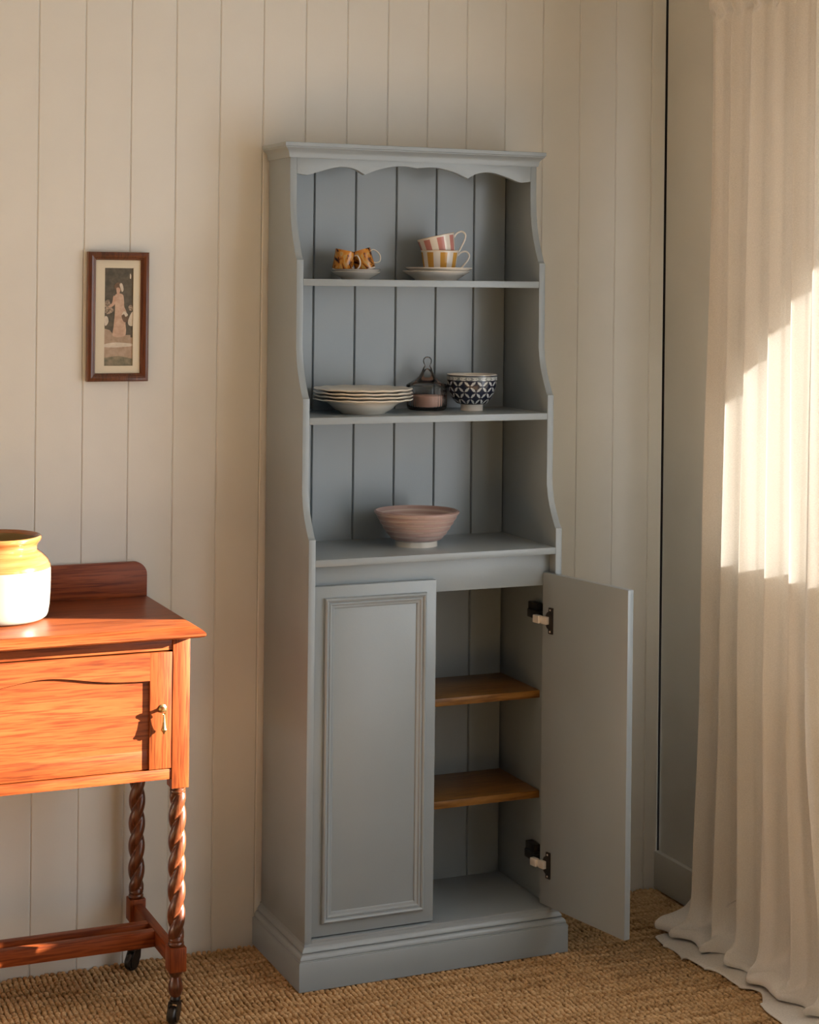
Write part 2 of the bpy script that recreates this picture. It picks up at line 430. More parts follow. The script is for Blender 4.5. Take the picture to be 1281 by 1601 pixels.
# doors
ZD0, ZD1, DL, DT = .108, .895, .3005, .0168
DH = ZD1-ZD0
def door(sgn, loc, rot):
    x0, x1 = (0, DL) if sgn > 0 else (-DL, 0)
    d = box('door', x0, x1, -DT, 0, 0, DH, G, dr, bevel=.0022, local=True)
    d.location = Vector(loc)-ORG['dresser']; d.rotation_euler = (0, 0, rot)
    a0, a1, b0, b1 = x0+.0235, x1-.0260, .0290, DH-.0265
    prof = [(0, -.001), (0, .0040), (-.0015, .0078), (-.0048, .0098), (-.0080, .0085), (-.0098, .0052), (-.0108, .0050), (-.0125, .0064), (-.0150, .0062), (-.0170, .0040), (-.0185, .0034), (-.0225, .0030), (-.0245, .0012), (-.0248, -.001)]
    path = [(a0, b0), (a1, b0), (a1, b1), (a0, b1)]
    v, f = sweep(path, prof, True, lambda a, b, h: (a, -DT-h, b)); obj('door_moulding', v, f, G, d, local=True, smooth=True, auto=24)
    return d
dl = door(1, (XI0+.0022, -.2985+DT, ZD0), 0)
HX, HY, HTH = .6228, -.2820, .205
dr_open = door(-1, (HX, HY, ZD0), pi/2+HTH)
# concealed hinges on the open door: cup flange on the door, silver arm, mounting block on the side panel
for zc in (.784, .206):
    z = zc-ZD0
    mb = MB(); fl = [(-.041, -.031), (-.0265, -.031), (-.0265, -.0215), (-.0200, -.0170), (-.0155, -.0090), (-.0155, .0090), (-.0200, .0170), (-.0265, .0215), (-.0265, .031), (-.041, .031)]
    v, f = prism([(a, b+z) for a, b in fl], lambda a, b, d_: (a, d_, b), .0003, .0042); mb.add(v, f, 0)
    hg = mb.build('hinge_flange', M['black'], dr_open, local=True); bev(hg, .0008)
    mb = MB().box(-.0290, -.0085, .003, .0125, z-.0090, z+.0090).box(-.0050, .0165, .0045, .0165, z-.0090, z+.0090).box(-.0090, -.0045, .0050, .0110, z-.0050, z+.0050)
    ar = mb.build('hinge_arm', M['silver'], dr_open, local=True); bev(ar, .0012)
    for dz in (-.0255, .0255):
        v, f = lathe([(0, .0052), (.0022, .0050), (.0026, .0038), (.0026, .003)], 12); v = [(-.0335+p[0], p[2], z+dz+p[1]) for p in v]; obj('screw', v, f, M['silver'], dr_open, local=True, smooth=True)
    hm = MB().box(XI1-.018, XI1-.0004, -.250, -.205, zc+.004, zc+.030).box(XI1-.024, XI1-.004, -.272, -.212, zc-.006, zc+.014)
    hm = hm.build('hinge_mount', M['black'], dr); bev(hm, .002)

# ================================================================== CROCKERY
def vessel(name, prof, mats, fm, segs, loc, label, cat, group=None, tilt=None, parent_parts=None, rad=None, auto=40):
    """lathe body mesh with per-face material function fm(theta, r, z, row)"""
    v, f = lathe(prof, segs, rad=rad)
    fmat = []
    for q in f:
        c = sum((Vector(v[i]) for i in q), Vector())/len(q); fmat.append(fm(atan2(c.y, c.x), sqrt(c.x**2+c.y**2), c.z, Vector((c.x, c.y, c.z))) if fm else 0)
    return v, f, fmat
def inout(outer, t, floor_z=None):
    """outer profile from foot to rim -> closed vessel profile with wall thickness t"""
    inner = [(max(r-t, .0), z) for r, z in reversed(outer)]
    return outer, inner
CAMANG = -pi/2-.20   # direction from the shelves towards the camera

M['pink'] = glaze('rose stripe glaze', (.46, .20, .18), .2)
M['mustard'] = glaze('mustard stripe glaze', (.52, .28, .055), .2)
M['gilt'] = plain('pale gilt', (.75, .55, .38), .3, .6)
def striped_cup(name, stripe, loc, label, rotm):
    t = thing(name, loc, label, 'cup', 'striped cups'); t.rotation_euler = rotm.to_euler()
    outer = [(0, .0), (.030, 0), (.0335, .001), (.0365, .004), (.0385, .012), (.0410, .026), (.0432, .040), (.0450, .0515), (.0462, .0555)]
    prof = outer + [(.0452, .0565), (.0440, .0548), (.0425, .046), (.0395, .028), (.036, .010), (.030, .0055), (0, .0045)]
    op = [(outer[0][0], outer[0][1])]
    prof = [p for p in prof]
    v, f = lathe(prof, 64)
    fm = []
    for q in f:
        c = sum((Vector(v[i]) for i in q), Vector())/len(q); th = atan2(c.y, c.x)-CAMANG; r = sqrt(c.x**2+c.y**2)
        n = (Vector(v[q[1]])-Vector(v[q[0]])).cross(Vector(v[q[2]])-Vector(v[q[0]]))
        outside = r > .037+ (c.z-.004)*.12 and .003 < c.z < .0525
        ph = (th/(pi/4)+.25) % 1.0
        fm.append(1 if outside and ph < .5 else (2 if c.z > .0553 else 0))
    obj('bowl', v, f, [M['white_glaze'], stripe, M['gilt']], t, local=True, smooth=True, fmat=fm, recalc=True)
    # raised ribs at two stripe edges
    hp = [(.0425, 0, .044), (.052, 0, .0525), (.064, 0, .0545), (.0715, 0, .046), (.068, 0, .034), (.058, 0, .021), (.047, 0, .009), (.0385, 0, .0045)]
    hp = smoothp(hp, 5); v, f = tube(hp, (.0021) , 8); ca = YAW*-1
    R = Matrix.Rotation(-YAW+.05, 3, 'Z'); v = xf(v, R)
    obj('handle', v, f, M['white_glaze'], t, local=True, smooth=True)
    return t
def saucer(name, r, h, loc, label, mat, group, rim=None, foot=None):
    foot = foot or r*.55
    prof = [(0, .002), (foot-.004, .002), (foot-.002, 0), (foot, 0), (foot+.0015, .003), (r*.82, h*.52), (r*.97, h*.86), (r, h*.95), (r*.995, h), (r*.96, h*.98), (r*.8, h*.70), (foot*.95, h*.34), (foot*.6, h*.30), (0, h*.30)]
    v, f = lathe(prof, 72); fm = [1 if rim and sqrt(v[q[0]][0]**2+v[q[0]][1]**2) > r*.955 and v[q[0]][2] > h*.9 else 0 for q in f]
    o = obj(name, v, f, [mat, rim or mat], None, local=True, smooth=True, fmat=fm, auto=50); o.location = loc
    return tag(o, label, 'saucer', group)
Z1, Z2, Z3 = ZS
SCX, SCY = .4155, -.112
saucer('saucer', .0815, .0225, (SCX-.003, SCY, Z1+.0002), 'white saucer lying directly on the top shelf under a second saucer and striped cups', M['white_glaze'], 'saucers under the striped cups', foot=.0515)
saucer('saucer', .0815, .0225, (SCX+.004, SCY, Z1+.0085), 'white saucer on top of another saucer, right under the mustard striped cup', M['white_glaze'], 'saucers under the striped cups', foot=.0515)
CUPX, CUPZ = .4215, Z1+.0160
striped_cup('teacup', M['mustard'], (CUPX, SCY, CUPZ), 'mustard and white striped teacup standing on two white saucers', Matrix.Identity(3))
ax = Vector((cos(YAW), -sin(YAW), 0)); fwd = Vector((sin(YAW), cos(YAW), 0))
RT = Matrix.Rotation(radians(-13), 3, fwd)
rimc = Vector((CUPX, SCY, CUPZ+.0556))+ax*(-.0105)+Vector((0, 0, .0345))
pb = rimc-(RT @ Vector((0, 0, .056)))
striped_cup('teacup', M['pink'], pb, 'rose and white striped teacup tilted inside the mustard striped cup', RT)

# marbled espresso mugs on little saucers
def marble():
    m, nt, b = newmat('mustard brown marbled glaze')
    mp = coords(nt, (15, 15, 13)); n = N(nt, 'ShaderNodeTexNoise'); n.inputs['Scale'].default_value = 1.1; n.inputs['Detail'].default_value = 2; n.inputs['Distortion'].default_value = 3.9
    nt.links.new(mp.outputs[0], n.inputs['Vector'])
    c = ramp(nt, [(.36, (.035, .010, .005)), (.42, (.13, .035, .008)), (.46, (.48, .17, .02)), (.58, (.55, .24, .035)), (.64, (.52, .33, .13)), (.72, (.45, .30, .07))])
    nt.links.new(n.outputs['Fac'], c.inputs[0]); nt.links.new(c.outputs[0], b.inputs['Base Color']); b.inputs['Roughness'].default_value = .15
    return m
M['marble'] = marble(); M['brown_rim'] = glaze('brown rim glaze', (.12, .05, .02), .25)
MSX, MSY = .2045, -.110
saucer('espresso_saucer', .0585, .0185, (MSX, MSY, Z1+.0002), 'small white saucer lying directly on the top shelf under the marbled mugs', M['white_glaze'], 'espresso saucers', foot=.033)
saucer('espresso_saucer', .0575, .0185, (MSX+.001, MSY, Z1+.0065), 'small brown-rimmed saucer on another saucer, carrying two marbled mugs', M['white_glaze'], 'espresso saucers', rim=M['brown_rim'], foot=.033)
def mug(loc, rotm, label, hang):
    t = thing('espresso_mug', loc, label, 'mug', 'marbled espresso mugs'); t.rotation_euler = rotm.to_euler()
    prof = [(0, 0), (.0205, 0), (.0232, .001), (.0240, .004), (.0243, .020), (.0248, .040), (.0252, .0500), (.0245, .0512), (.0235, .0500), (.0228, .030), (.0215, .006), (.018, .0040), (0, .0035)]
    v, f = lathe(prof, 48); fm = [0 if sqrt(sum(v[q[0]][k]**2 for k in (0, 1))) > .0236 else 1 for q in f]
    obj('body', v, f, [M['marble'], M['cream_glaze']], t, local=True, smooth=True, fmat=fm)
    hp = smoothp([(.0235, 0, .043), (.031, 0, .0440), (.0390, 0, .036), (.0425, 0, .024), (.038, 0, .0135), (.030, 0, .0115), (.0230, 0, .0145)], 5)
    v, f = tube(hp, lambda s: (.0017, .0028), 8); v = xf(v, Matrix.Rotation(hang, 3, 'Z')); obj('handle', v, f, M['cream_glaze'], t, local=True, smooth=True)
UPZ = Z1+.0065+.0065
RA = Matrix.Rotation(radians(11), 3, fwd); RB = Matrix.Rotation(radians(-17), 3, fwd)
mug(Vector((MSX, MSY, UPZ+.0052))-ax*.0335-fwd*.010, RA, 'marbled mustard mug with a white handle, leaning onto its twin on the saucer', -YAW-.35)
mug(Vector((MSX, MSY, UPZ+.0075))+ax*.0235+fwd*.008, RB, 'marbled mustard mug with its looped white handle held out from the saucer', -YAW+.05)

# soup plates
def soup_plate(z, label, i):
    wob = lambda t, r, zz: r*(1+(.006*cos(14*t+i*.8) if r > .112 else 0))
    prof = [(0, .0030), (.048, .0030), (.050, 0), (.053, 0), (.0545, .0025), (.068, .0100), (.0790, .0200), (.0850, .0248), (.100, .0290), (.1160, .0325), (.1180, .0340), (.1172, .0356), (.1145, .0352), (.098, .0315), (.0835, .0278), (.0765, .0225), (.066, .0125), (.053, .0062), (0, .0052)]
    v, f = lathe(prof, 120, rad=wob)
    v = [(a, b, c+(.0006*cos(14*atan2(b, a)+i)*max(0, (sqrt(a*a+b*b)-.095)/.022))) for a, b, c in v]
    o = obj('soup_plate', v, f, M['cream_glaze'], None, local=True, smooth=True, auto=50); o.location = (.2105+.0006*(i % 2), -.1475, z)
    tag(o, label, 'plate', 'stacked soup plates')
for i, w in enumerate(('cream soup plate at the bottom of the stack of four', 'cream soup plate second from the bottom of the stack', 'cream soup plate second from the top of the stack', 'cream soup plate with wavy rim on top of the stack of four')):
    soup_plate(Z2+.0002+i*.0080, w, i)
# glass jar with lid and pale pink contents
m = bpy.data.materials.new('clear pressed glass'); m.use_nodes = True; nt = m.node_tree; nt.nodes.clear()
_o = N(nt, 'ShaderNodeOutputMaterial'); _t = N(nt, 'ShaderNodeBsdfTransparent'); _t.inputs[0].default_value = (.955, .96, .96, 1)
_g = N(nt, 'ShaderNodeBsdfGlossy'); _g.inputs['Roughness'].default_value = .10; _g.inputs['Color'].default_value = (.9, .9, .9, 1)
_w = N(nt, 'ShaderNodeLayerWeight'); _w.inputs['Blend'].default_value = .22
_x = N(nt, 'ShaderNodeMixShader'); nt.links.new(_w.outputs['Fresnel'], _x.inputs[0]); nt.links.new(_t.outputs[0], _x.inputs[1]); nt.links.new(_g.outputs[0], _x.inputs[2]); nt.links.new(_x.outputs[0], _o.inputs['Surface'])
M['glass'] = m
M['wax'] = paint('pale pink wax', (.62, .38, .30), .6, .05)
gj = thing('glass_jar', (.4045, -.0840, Z2+.0002), 'ribbed clear glass jar with knobbed lid, pale pink filling, beside soup plates', 'jar')
rib = lambda t, r, z: r*(1+(.016*cos(36*t) if (r > .043 and .006 < z < .062) else 0))
prof = [(0, .001), (.043, .0005), (.0475, .004), (.0482, .012), (.0478, .050), (.0475, .054), (.0455, .054), (.0452, .012), (.041, .006), (0, .005)]
v, f = lathe(prof, 144, rad=rib); obj('jar_body', v, f, M['glass'], gj, local=True, smooth=True, auto=60)
prof = [(0, .0062), (.0408, .0062), (.0440, .012), (.0440, .0350), (0, .0355)]
v, f = lathe(prof, 64); obj('filling', v, f, M['wax'], gj, local=True, smooth=True)
prof = [(.0440, .0545), (.0500, .0545), (.0515, .0570), (.0510, .0600), (.0470, .0630), (.0380, .0680), (.0280, .0740), (.0195, .0820), (.0140, .0920), (.0105, .1010), (.0075, .1055), (.0065, .1085), (.0098, .1130), (.0110, .1185), (.0098, .1240), (.0055, .1283), (0, .1293)]
pin = [(0, .1010), (.0070, .0980), (.0110, .0905), (.0165, .0805), (.0255, .0715), (.036, .0652), (.0440, .0605)]
v, f = lathe(prof+pin+[(.0440, .0545)], 96); ld = obj('lid', v, f, M['glass'], gj, local=True, smooth=True, auto=60)
# blue and white patterned bowl
M['navy'] = glaze('navy glaze', (.012, .016, .035), .15); M['pale'] = glaze('pale blue white glaze', (.50, .53, .54), .15); M['greyband'] = glaze('grey lace glaze', (.20, .23, .24), .18)
pbw = thing('patterned_bowl', (.5040, -.1280, Z2+.0003), 'small navy and white leaf-patterned bowl with white foot on the middle shelf', 'bowl')
def pattern_bowl():
    zz = np.linspace(.0175, .0865, 56)
    def rr(z):
        s = (z-.0145)/.072; s = min(1, max(0, s)); return .0290+.0325*(1-(1-s)**2.1)**.60
    outer = [(0, .002), (.0245, .002), (.0255, 0), (.0272, 0), (.0268, .012), (.0280, .0150)] + [(rr(z), float(z)) for z in zz]
    prof = outer + [(.0610, .0880), (.0592, .0882), (.0575, .0868)] + [(rr(z)-.0042, float(z)) for z in zz[::-4]] + [(.024, .0185), (0, .0175)]
    segs = 240; v, f = lathe(prof, segs); no = len(outer)
    fm = []; nrow_start = 0
    for k, q in enumerate(f):
        c = sum((Vector(v[i]) for i in q), Vector())/len(q); th = atan2(c.y, c.x); z = c.z
        row = k//segs
        m = 0
        if 5 <= row < no-1 and z > .0152:
            if z > .0835: m = 1
            elif z > .0735:
                u = (th*22/(2*pi)) % 1; w = (z-.0735)/.010; m = 2 if ((u-.5)**2+(w-.5)**2 < .10 and (u-.5)**2+(w-.5)**2 > .02) else 3
                if int(th*44/(2*pi)+50) % 3 == 0 and m == 3: m = 2 if (z*3000) % 1 > .5 else 3
            elif z > .0712: m = 1
            else:
                u0 = th*12/(2*pi); w0 = (z-.016)/.0290; u = u0+w0; w = u0-w0
                a = u+w; bq = u-w; fu, fw_ = u % 1, w % 1
                dd = [sqrt((fu-i)**2+(fw_-j)**2) for i, j in ((0, 0), (1, 0), (1, 1), (0, 1))]
                r0 = .635
                ins = [d_ < r0 for d_ in dd]
                m = 2 if any(ins[i] and ins[(i+1) % 4] for i in range(4)) and sum(ins) == 2 else 1
        fm.append(m)
    obj('bowl', v, f, [M['white_glaze'], M['navy'], M['pale'], M['greyband']], pbw, local=True, smooth=True, fmat=fm, auto=50)
pattern_bowl()
pbw_o = pbw
# pink swirled bowl
M['sw1'] = glaze('dusty pink glaze', (.42, .305, .28), .28); M['sw2'] = glaze('pale pink glaze', (.56, .46, .42), .28); M['sw3'] = glaze('deep rose glaze', (.36, .235, .215), .28)
def pink_bowl():
    outer = [(0, .003), (.0445, .003), (.0470, 0), (.0500, 0), (.0500, .0125), (.0520, .0140)]
    zz = np.linspace(.0145, .0795, 44)
    for z in zz:
        s = (z-.0145)/.065; r = .054+.047*(s**.62)*(.86+.14*s)+.0007*sin(s*34); outer.append((r, float(z)))
    prof = outer+[(.1012, .0815), (.0998, .0820), (.0985, .0805)]
    for z in zz[::-2]:
        s = (z-.0145)/.065; prof.append((max(.054+.047*(s**.62)*(.86+.14*s)-.0042, .02), float(z)+.004))
    prof += [(.030, .0130), (0, .0120)]
    segs = 144; v, f = lathe(prof, segs); fm = []
    for q in f:
        c = sum((Vector(v[i]) for i in q), Vector())/len(q); th = atan2(c.y, c.x); z = c.z; r = sqrt(c.x**2+c.y**2)
        if z < .0150 and r > .03: fm.append(0); continue
        p = (z*1000+1.6*sin(th+.6)+.5*sin(3*th))/12.5+.15; p -= math.floor(p)
        fm.append(2 if p < .22 else (3 if .55 < p < .72 else 1))
    o = obj('swirled_bowl', v, f, [M['white_glaze'], M['sw1'], M['sw2'], M['sw3']], None, local=True, smooth=True, fmat=fm, auto=50)
    o.location = (.3435, -.1680, Z3+.0002); tag(o, 'wide dusty pink swirl-banded bowl on white foot on the lowest open shelf', 'bowl')
pink_bowl()

# ================================================================== FRAMED PICTURE
PXA, PXB, PZA, PZB = -.4160, -.2735, 1.3450, 1.6423
pf = thing('framed_picture', ((PXA+PXB)/2, -.001, PZA), 'narrow framed picture of a standing lady in a mahogany frame on the plank wall', 'picture')
prof = [(0, .001), (0, .0175), (-.0025, .0200), (-.0075, .0215), (-.0125, .0195), (-.0150, .0165), (-.0165, .0160), (-.0185, .0135), (-.0185, .001)]
v, f = sweep([(PXA, PZA), (PXB, PZA), (PXB, PZB), (PXA, PZB)], prof, True, lambda a, b, h: (a, -h, b)); obj('frame', v, f, M['frame'], pf, smooth=True, auto=25)
FX0, FX1, FZ0, FZ1 = PXA+.018, PXB-.018, PZA+.018, PZB-.018
IX0, IX1, IZ0, IZ1 = -.3755, -.3085, 1.3805, 1.6055
mb = MB()
mb.box(FX0, IX0, -.0100, -.006, FZ0, FZ1).box(IX1, FX1, -.0100, -.006, FZ0, FZ1).box(IX0, IX1, -.0100, -.006, FZ0, IZ0).box(IX0, IX1, -.0100, -.006, IZ1, FZ1)
obj('mount', mb.v, mb.f, M['mat'], pf)
def mottled(name, c1, c2, sc=90):
    m, nt, b = newmat(name); mp = coords(nt); n = N(nt, 'ShaderNodeTexNoise'); n.inputs['Scale'].default_value = sc; n.inputs['Detail'].default_value = 5
    nt.links.new(mp.outputs[0], n.inputs['Vector']); c = ramp(nt, [(.35, c1), (.65, c2)]); nt.links.new(n.outputs['Fac'], c.inputs[0]); nt.links.new(c.outputs[0], b.inputs['Base Color']); b.inputs['Roughness'].default_value = .6
    return m
pm = dict(bgd=mottled('print dark olive', (.055, .048, .032), (.10, .085, .058)), grd=mottled('print sandy ground', (.30, .215, .145), (.40, .30, .22)), grass=mottled('print green grey', (.12, .115, .07), (.24, .20, .13)),
          dress=mottled('print blush dress', (.42, .28, .20), (.54, .39, .29)), skin=mottled('print skin', (.46, .29, .20), (.52, .35, .26)), hair=mottled('print hair', (.10, .06, .035), (.16, .10, .06)), pale=mottled('print pale', (.50, .45, .37), (.62, .55, .46)),
          flow=mottled('print flowers', (.10, .08, .05), (.42, .32, .24), 260), dark=mottled('print shade', (.04, .035, .025), (.08, .065, .045)))
# picture pixel coordinates: zoom crop of 961x1601 px for 150x250 image px ; printed area 352..640 x 310..1295
def pc(x, y):
    u = (x-(352-(y-310)*.012))/288.0; w = (y-310)/985.0
    return IX0+(IX1-IX0)*u, IZ1+(IZ0-IZ1)*w
prn = box('print', IX0-.002, IX1+.002, -.0068, -.0062, IZ0-.002, IZ1+.002, pm['bgd'], pf, bevel=0)
lay = [0]
def flat(name, pts, mat, sm=True):
    lay[0] += 1
    P = smoothp([(*pc(*p), 0) for p in pts], 4, True) if sm else [(*pc(*p), 0) for p in pts]
    y0 = -.00685-.00007*lay[0]
    v, f = prism([(min(max(p[0], IX0+.0002), IX1-.0002), min(max(p[1], IZ0+.0002), IZ1-.0002)) for p in P], lambda a, b, d: (a, d, b), y0, -.0063); obj(name, v, f, mat, prn)
flat('painted_ground', [(330, 1010), (660, 1010), (660, 1310), (330, 1310)], pm['grd'], False)
flat('painted_grass', [(330, 1215), (480, 1195), (660, 1225), (660, 1310), (330, 1310)], pm['grass'], False)
flat('painted_path', [(340, 1080), (460, 1060), (640, 1075), (640, 1095), (470, 1110), (340, 1105)], pm['pale'])
flat('painted_ledge', [(345, 920), (400, 935), (440, 985), (610, 985), (610, 1018), (345, 1018)], pm['grd'], False)
flat('painted_pot', [(352, 800), (380, 805), (388, 850), (370, 885), (352, 885)], pm['pale'])
flat('painted_blossom', [(352, 650), (395, 630), (410, 680), (440, 730), (420, 760), (370, 775), (352, 740)], pm['flow'])
flat('painted_blossom', [(590, 700), (615, 680), (635, 700), (635, 735), (600, 735)], pm['flow'])
flat('painted_jug', [(615, 770), (640, 755), (640, 880), (600, 890), (585, 850)], pm['pale'])
flat('painted_dress', [(455, 585), (490, 565), (535, 580), (545, 640), (548, 700), (570, 760), (560, 870), (565, 940), (545, 998), (435, 998), (440, 900), (452, 780), (455, 690), (450, 640)], pm['dress'])
flat('painted_arm', [(450, 590), (462, 640), (440, 690), (400, 705), (392, 695), (425, 660), (436, 600)], pm['skin'])
flat('painted_basket', [(520, 790), (548, 755), (590, 790), (580, 850), (540, 850)], pm['hair'])
flat('painted_cloth', [(520, 785), (548, 745), (585, 780), (560, 800), (545, 775)], pm['pale'])
flat('painted_hair', [(452, 480), (490, 455), (530, 470), (538, 520), (515, 545), (470, 535), (450, 510)], pm['hair'])
flat('painted_face', [(470, 510), (495, 508), (508, 530), (500, 560), (495, 580), (478, 578), (470, 545)], pm['skin'])
flat('painted_bow', [(500, 475), (520, 462), (535, 490), (540, 530), (525, 550), (512, 520)], pm['pale'])
flat('painted_lamp', [(608, 365), (618, 385), (615, 415), (605, 412)], pm['pale'])

# ================================================================== WASHSTAND
TX = -.585; TZ = .8485
ws = thing('washstand', (TX, -.21, 0), 'orange oak washstand with one panelled door and barley-twist legs on casters', 'washstand')
LX, LYF, LYB, LH = .287, -.378, -.052, .0188
TXR, TXL = TX+.331, TX-.331
# top: bevelled board with nosing
def top_board():
    prof = [(-.10, 0), (-.020, 0), (-.0165, -.0012), (-.0095, -.0052), (-.0035, -.0098), (0, -.0135), (0, -.0185), (-.0030, -.0215), (-.012, -.0245), (-.10, -.0245)]
    path = [(TXL, -.006), (TXL, -.4300), (TXR, -.4300), (TXR, -.006)]
    v, f = sweep(path, [(o, TZ+h) for o, h in prof], False, lambda a, b, h: (a, b, h))
    mb = MB().add(v, f); mb.box(TXL+.1, TXR-.1, -.33, -.006, TZ-.0245, TZ)
    obj('table_top', mb.v, mb.f, M['oak_top'], ws, smooth=True, auto=25)
top_board()
# splashback with rounded upper corners
bsx0, bsx1, bz = TXL+.014, TXR-.018, .9285
poly = [(bsx0, TZ)] + [(bsx1, TZ)] + [(bsx1-.030+.030*cos(a), bz-.030+.030*sin(a)) for a in np.linspace(0, pi/2, 9)] + [(bsx0+.030-.030*sin(a), bz-.030+.030*cos(a)) for a in np.linspace(0, pi/2, 9)]
v, f = prism(poly, lambda a, b, d: (a, d, b), -.0235, -.0065); bev(obj('splashback', v, f, M['oak_x'], ws), .0015, 2, 50)
# legs
def leg(x, y, front):
    zb = .5040
    lg = box('leg', x-LH, x+LH, y-LH, y+LH, zb, TZ-.0245, M['oak_z'], ws, bevel=.0012)
    # lower square block
    box('foot_block', x-.0185, x+.0185, y-.0185, y+.0185, .1125, .1640, M['oak_z'], lg, bevel=.002)
    # rings and barley twist
    prof = [(0, zb+.001), (.0165, zb), (.0168, zb-.004), (.0150, zb-.0055), (.0168, zb-.007), (.0168, zb-.0105), (.0148, zb-.012), (.0140, zb-.016), (0, zb-.016)]
    v, f = lathe(prof, 32, (x, y, 0)); obj('upper_collar', v, f, M['turned'], lg, smooth=True, auto=50)
    v, f = lathe([(0, .186), (.0140, .185), (.0160, .180), (.0165, .176), (.0150, .1735), (.0170, .171), (.0172, .167), (.0150, .1640), (0, .1635)], 32, (x, y, 0)); obj('lower_collar', v, f, M['turned'], lg, smooth=True, auto=50)
    v, f = lathe([(0, .1130), (.0150, .1125), (.0158, .1080), (.0140, .1050), (.0130, .1020), (.0105, .0990), (.0120, .0930), (.0152, .0800), (.0158, .0720), (.0135, .0620), (.0100, .0570), (0, .0565)], 32, (x, y, 0)); obj('turned_foot', v, f, M['turned'], lg, smooth=True, auto=50)
    z0, z1 = .181, zb-.013; nz, ns = 170, 32; turns = 2.95
    v = []; f = []
    for i in range(nz+1):
        s = i/nz; z = z0+(z1-z0)*s; ph = 2*pi*turns*s
        taper = 1-.10*exp(-((s)/.03)**2)-.12*exp(-((1-s)/.03)**2)
        for k in range(ns):
            a = 2*pi*k/ns
            # two-start twist : lobed section turning with height
            c2 = abs(cos(a-ph))
            r = (.0100+.0090*(c2**.62))*taper
            v.append((x+r*cos(a), y+r*sin(a), z))
    for i in range(nz):
        for k in range(ns):
            k2 = (k+1) % ns; f.append((i*ns+k, i*ns+k2, (i+1)*ns+k2, (i+1)*ns+k))
    f += [tuple(range(ns-1, -1, -1)), tuple(range(nz*ns, (nz+1)*ns))]
    obj('barley_twist', v, f, M['turned'], lg, smooth=True, auto=80)
    # caster : cup, fork and wheel
    yaw = -2.2 if front else -2.6
    v, f = lathe([(0, .058), (.0100, .0578), (.0115, .052), (.0095, .046), (.0040, .044), (0, .044)], 20); mb = MB().add(v, f)
    for s in (-1, 1): 
        pv, pfc = prism([(-.007, .047), (.012, .047), (.024, .022), (.022, .010), (.006, .010), (-.005, .028)], lambda a, b, d: (a, d, b), s*.0085, s*.0115); mb.add(pv, pfc)
    mb.box(-.004, .009, -.0115, .0115, .0425, .0475)
    wv, wf = lathe([(0, -.0080), (.0165, -.0080), (.0190, -.005), (.0190, .005), (.0165, .0080), (0, .0080)], 24); wv = [(.0115+p[0], p[2], .0196+p[1]) for p in wv]
    R = Matrix.Translation((x, y, 0)) @ Matrix.Rotation(yaw, 4, 'Z')
    cs = obj('caster', xf(mb.v, R), mb.f, M['caster'], lg, smooth=True, auto=30)
    obj('caster_wheel', xf(wv, R), wf, M['caster'], lg, smooth=True, auto=30)
for sx in (-1, 1):
    leg(TX+sx*LX, LYF, True); leg(TX+sx*LX, LYB, False)
    box('side_stretcher', TX+sx*LX-.0105, TX+sx*LX+.0105, LYF+.0183, LYB-.0183, .1180, .1545, M['oak_y'], ws)
    box('side_board', TX+sx*(LX+.006)-.008, TX+sx*(LX+.006)+.008, LYF+LH, LYB-LH, .528, TZ-.0247, M['oak_y'], ws)
XA, XB = TX-LX+LH, TX+LX-LH
box('stretcher', TX-LX+.0103, TX+LX-.0103, -.2500, -.2300, .1185, .1540, M['oak_x'], ws)
box('stretcher', TX-LX+.0103, TX+LX-.0103, -.1980, -.1780, .1185, .1540, M['oak_x'], ws)
box('top_rail', XA, XB, -.3930, -.3730, .7975, TZ-.0247, M['oak_x'], ws)
box('bottom_rail', XA, XB, -.3945, -.3700, .5245, .5465, M['oak_x'], ws)
box('back_panel', XA, XB, -.060, -.048, .528, TZ-.0247, M['oak_x'], ws)
box('cabinet_base', XA, XB, -.370, -.0605, .530, .543, M['oak_x'], ws, bevel=0)
# door: two stiles, arched top rail, bottom rail, recessed panel
DX0, DX1, DZ0, DZ1 = XA+.0015, XB-.0015, .5485, .7945
PX_0, PX_1, PZ0_, PZS = TX-.219, TX+.219, .5885, .7365
YD = -.3960; YR = YD+.0062
def arch_z(t): return PZS+.0205*exp(-(t/.47)**2)-.0010
pan = [(PX_0-.01, PZ0_-.01), (PX_1+.0005, PZ0_-.01)] + [(TX+.219*t, arch_z(t)-.0024) for t in np.linspace(1, -1, 41)] + [(PX_0-.01, PZS)]
wd = obj('door', *prism(pan, lambda a, b, d: (a, d, b), YR, YR+.006), M['oak_x'], ws)
wd['label'] = 'recessed oak door panel'
box('stile', DX0, PX_0, YD, YD+.018, DZ0, DZ1, M['oak_z'], wd, bevel=.0008)
box('stile', PX_1, DX1, YD, YD+.018, DZ0, DZ1, M['oak_z'], wd, bevel=.0008)
# the bottom of the panel runs flush into the lower rail
box('lower_rail', PX_0, PX_1, YR-.0001, YD+.018, DZ0, PZ0_, M['oak_x'], wd, bevel=.0006)
arch = []
for i in range(41):
    s = -1+2*i/40; xx = TX+.219*s; zz = arch_z(s)
    arch.append((xx, zz))
v, f = prism(arch+[(PX_1, DZ1), (PX_0, DZ1)], lambda a, b, d: (a, d, b), YD, YD+.018); obj('arched_rail', v, f, M['oak_x'], wd, smooth=True, auto=40)
